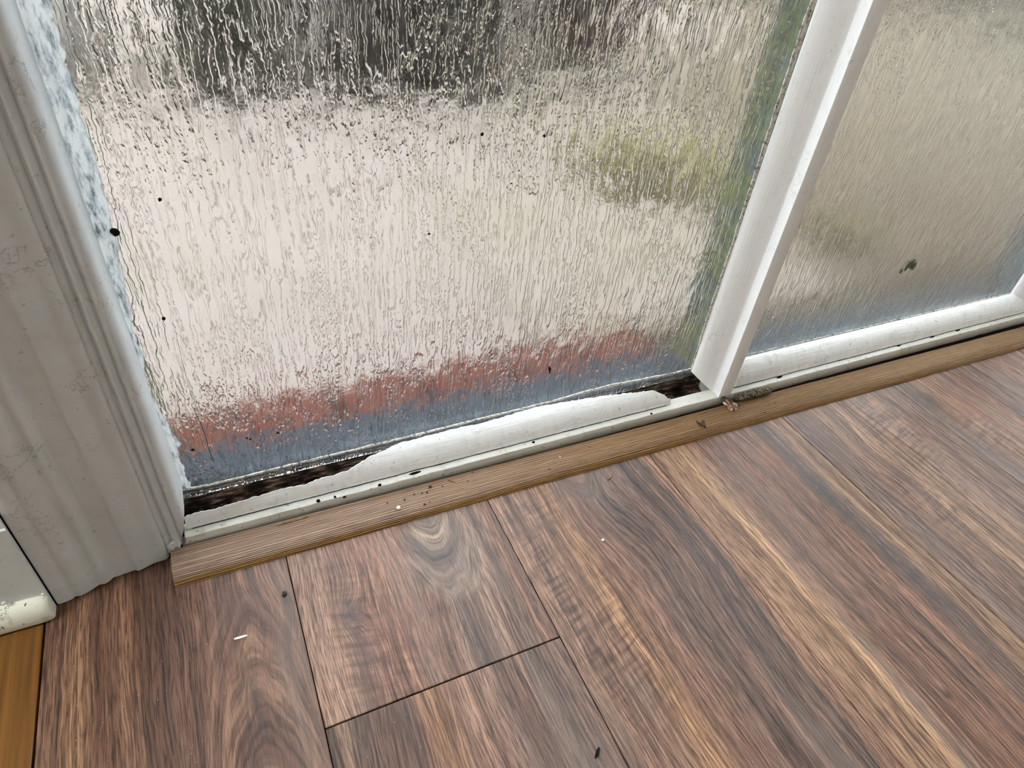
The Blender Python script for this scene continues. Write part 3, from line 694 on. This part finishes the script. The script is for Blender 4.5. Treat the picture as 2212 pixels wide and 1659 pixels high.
# ---------------------------------------------------------------- debris
def ztop(x, y):
    # height of the oak strip under a point (rotated frame)
    dx, dy = x+.0862, y-.3787
    v = -dx*math.sin(TA) + dy*math.cos(TA)
    if v < 0 or v > .0325: return 0.0
    return interp(sp_[:9], v)
t = NT('crumbly_wood', .9, .2); x, y, z = t.xyz()
n1 = t.noise(t.vec(t.math('MULTIPLY', x, 350), t.math('MULTIPLY', y, 160), t.math('MULTIPLY', z, 350)), 1, 5, .7)
t.base(t.ramp(n1, [(.36, lin((40, 27, 19))), (.45, lin((128, 94, 72))), (.53, lin((200, 164, 140))), (.62, lin((240, 222, 208)))])); t.bump(n1, .0014); M_crumb = t.m
t = NT('grey_lichen_bark', .9, .2); n1 = t.noise(t.obj, 420, 5, .7)
t.base(t.ramp(n1, [(.40, lin((22, 19, 16))), (.48, lin((84, 74, 60))), (.58, lin((138, 126, 106)))])); t.bump(n1, .0016); M_grub = t.m
t = NT('brown_splinter', .8, .2); x, y, z = t.xyz()
n1 = t.noise(t.vec(t.math('MULTIPLY', x, 200), t.math('MULTIPLY', y, 900), t.math('MULTIPLY', z, 200)), 1, 3); t.base(t.ramp(n1, [(.35, lin((84, 58, 34))), (.6, lin((160, 122, 84)))])); M_spl = t.m
t = NT('dark_crumb', .85, .2); n1 = t.noise(t.obj, 900, 3); t.base(t.ramp(n1, [(.35, lin((38, 28, 22))), (.65, lin((96, 76, 62)))])); M_dark = t.m
t = NT('white_bit', .6, .3); t.base(alb((244, 238, 228), .95)); M_bit = t.m

def thing(o, label, cat, grp=None): return tag(o, label, cat, grp)
# crumbly rotten wood lump at the foot of the post
e = empty('rotten_wood_lump', (.5185, .4035, ztop(.5185, .4035))); thing(e, 'crumbly pale-tipped lump of rotten wood on the oak strip below the post', 'wood lump')
for i, (dx, dy, dz, sx, sy, sz, rz, mt) in enumerate([(.0, .002, .0045, .0050, .0080, .0042, .5, M_dark), (-.0030, -.0005, .0045, .0026, .0065, .0034, .25, M_crumb), (.0020, -.0050, .0036, .0036, .0050, .0032, .7, M_crumb), (-.0035, -.0062, .0022, .0014, .0040, .0018, .1, M_crumb), (.0058, -.004, .003, .0016, .0042, .0022, .9, M_dark), (.001, -.0085, .0026, .0022, .0026, .0022, .4, M_crumb)]):
    o = chunk('splinter_chunk', mt, (sx, sy, sz), 7.7*i, (dx, dy, dz), (0, 0, rz), e, 3, .55); o.matrix_parent_inverse = Matrix.Identity(4)
# grey bark roll beside it
rings = []
for i in range(25):
    x = -.026+.052*i/24; k = 1 - .25*abs((i-12)/12)**4
    rings.append([Vector((x, .0052*k*math.cos(a*math.pi/5)*(1+.2*nz(x*200, a*.9)), .0046*k*math.sin(a*math.pi/5)*(1+.2*nz(x*200, a*.9, 4)))) for a in range(10)])
e = empty('bark_roll', (.5580, .4068, .0152)); thing(e, 'cracked grey bark-like roll on the oak strip against the rail below the narrow pane', 'bark roll')
e.rotation_euler = (0, 0, -.03)
link('roll', shade_auto(loft(rings), 60), M_grub, e)
for i, (dx, dz) in enumerate([(.0245, .0025), (-.018, .003), (.003, .0034)]):
    chunk('bark_knob', M_grub, (.0026, .0026, .0022), 2+i*3.3, (dx, -.0008, dz), (0, 0, 0), e, 2, .4).matrix_parent_inverse = Matrix.Identity(4)
# winged dark chip
e = empty('dark_chip', (.4671, .3875, ztop(.4671, .3875))); thing(e, 'small dark heart-shaped flake in the middle of the oak strip', 'flake')
for i, (dx, dy, sx, sy, rz) in enumerate([(-.0028, .0010, .0018, .0045, .35), (.0026, .0012, .0020, .0042, -.45), (0, -.0035, .0018, .0034, 0)]):
    chunk('flake', M_dark, (sx, sy, .0013), 5.1*i, (dx, dy, .0010), (0, 0, rz), e, 2, .4).matrix_parent_inverse = Matrix.Identity(4)
def splinter(name, p, q, wd, th, mat, label, cat='splinter', lift=0.0):
    a = Vector((p[0], p[1], ztop(*p)+th*.6+lift)); b = Vector((q[0], q[1], ztop(*q)+th*.6+lift)); d = (b-a); L = d.length; d.normalize()
    s = Vector((-d.y, d.x, 0)).normalized(); up = d.cross(s)*-1 if d.cross(s).z < 0 else d.cross(s)
    rings = []
    for i in range(7):
        c_ = d*(L*(i/6-.5)); k = 1 - .35*abs(i/3-1)**3
        rings.append([c_ + s*(wd*k*.5*u)*(1+.2*nz(i*.9, u)) + up*(th*.5*v) for u, v in ((-1, -1), (1, -1), (1, .6), (.3, 1), (-1, .7))])
    o = link(name, loft(rings), mat, None, (a+b)/2); return thing(o, label, cat)
splinter('wood_splinter', (.3282, .4085), (.3225, .3975), .0030, .0016, M_spl, 'stubby brown splinter standing crosswise on the oak strip under the bead')
splinter('wood_splinter', (.3240, .3575), (.3320, .3622), .0016, .0010, M_spl, 'thin brown splinter lying on the walnut floor in front of the oak strip')
splinter('wood_splinter', (.1640, .4045), (.1700, .3995), .0014, .0012, M_spl, 'thin paired brown splinter on the oak strip beside the dark crumbs')
splinter('wood_splinter', (.0290, .4065), (.0010, .4060), .0018, .0008, M_spl, 'flat brown sliver along the back edge of the oak strip')
splinter('white_sliver', (-.0475, .3145), (-.0380, .3140), .0018, .0008, M_bit, 'thin white sliver lying on the walnut plank nearest the casing', 'sliver')
def bit(name, x, y, sx, sy, sz, mat, label, cat, seed, sub=2, amp=.3, grp=None):
    o = chunk(name, mat, (sx, sy, sz), seed, (x, y, ztop(x, y)+sz*.8), (0, 0, seed), None, sub, amp); return thing(o, label, cat, grp)
bit('white_pellet', .1085, .3886, .0022, .0020, .0014, M_bit, 'round white pellet on the oak strip, largest pale bit there', 'pellet', 1.0, 2, .15)
bit('white_flake', .2904, .4085, .0022, .0011, .0008, M_bit, 'white paint flake on the oak strip against the rail', 'paint flake', 2.1)
bit('white_flake', .2854, .3955, .0010, .0008, .0006, M_bit, 'tiny white paint flake on the middle of the oak strip', 'paint flake', 3.1)
bit('white_flake', .2796, .2930, .0015, .0015, .0009, M_bit, 'tiny white dot on the walnut plank past the end joint', 'paint flake', 3.9)
bit('dark_crumb', -.005, .3409, .0019, .0026, .0014, M_dark, 'dark crumb on the first walnut plank close to its seam', 'crumb', 6.0)
bit('dark_crumb', .1787, .1309, .0042, .0013, .0013, M_speck, 'black oblong crumb on the walnut plank below the end joint', 'crumb', 7.0)
crumbs = [(.1445, .4018, .0020), (.1395, .3968, .0014), (.1345, .3975, .0011), (.1270, .3985, .0012), (.1165, .3955, .0014), (.1000, .3970, .0010), (.1330, .3850, .0016), (.1385, .3862, .0010), (.1560, .3990, .0010), (.1820, .3970, .0010), (.1905, .4060, .0011), (.2680, .3850, .0012)]
for i, (x, y, s) in enumerate(crumbs):
    bit('brown_crumb', x, y, s, s*.7, s*.6, M_dark, 'tiny dark brown crumb scattered on the oak strip around the white pellet', 'crumb', i*1.9, 1, .4, 'dark crumbs scattered on the oak strip')
crumbs = [(.5570, .3800, .0012), (.5430, .3760, .0009), (.5780, .3880, .0010)]
for i, (x, y, s) in enumerate(crumbs):
    bit('brown_crumb', x, y, s, s*.8, s*.6, M_dark, 'tiny dark crumb on the oak strip past the rotten wood lump', 'crumb', i*2.9+1, 1, .4, 'dark crumbs past the rotten wood lump')
# fine pale dust on the planks: uncountable
rnd = random.Random(5); V = []; F = []
for _ in range(420):
    x = rnd.uniform(-.17, .45)**1; y = rnd.uniform(.02, .376); s = rnd.uniform(.00018, .00042)
    b = len(V); V += [Vector((x-s, y-s, .0001)), Vector((x+s, y-s*.6, .0001)), Vector((x+s*.4, y+s, .0001)), Vector((x, y, .0001+s))]
    F += [(b, b+1, b+3), (b+1, b+2, b+3), (b+2, b, b+3)]
t = NT('dust_speck', .9, .1); t.base(alb((196, 172, 152), .95))
o = link('dust', mesh('m', V, F), t.m); tag(o, 'fine pale dust scattered over the walnut planks', 'dust', None, 'stuff')
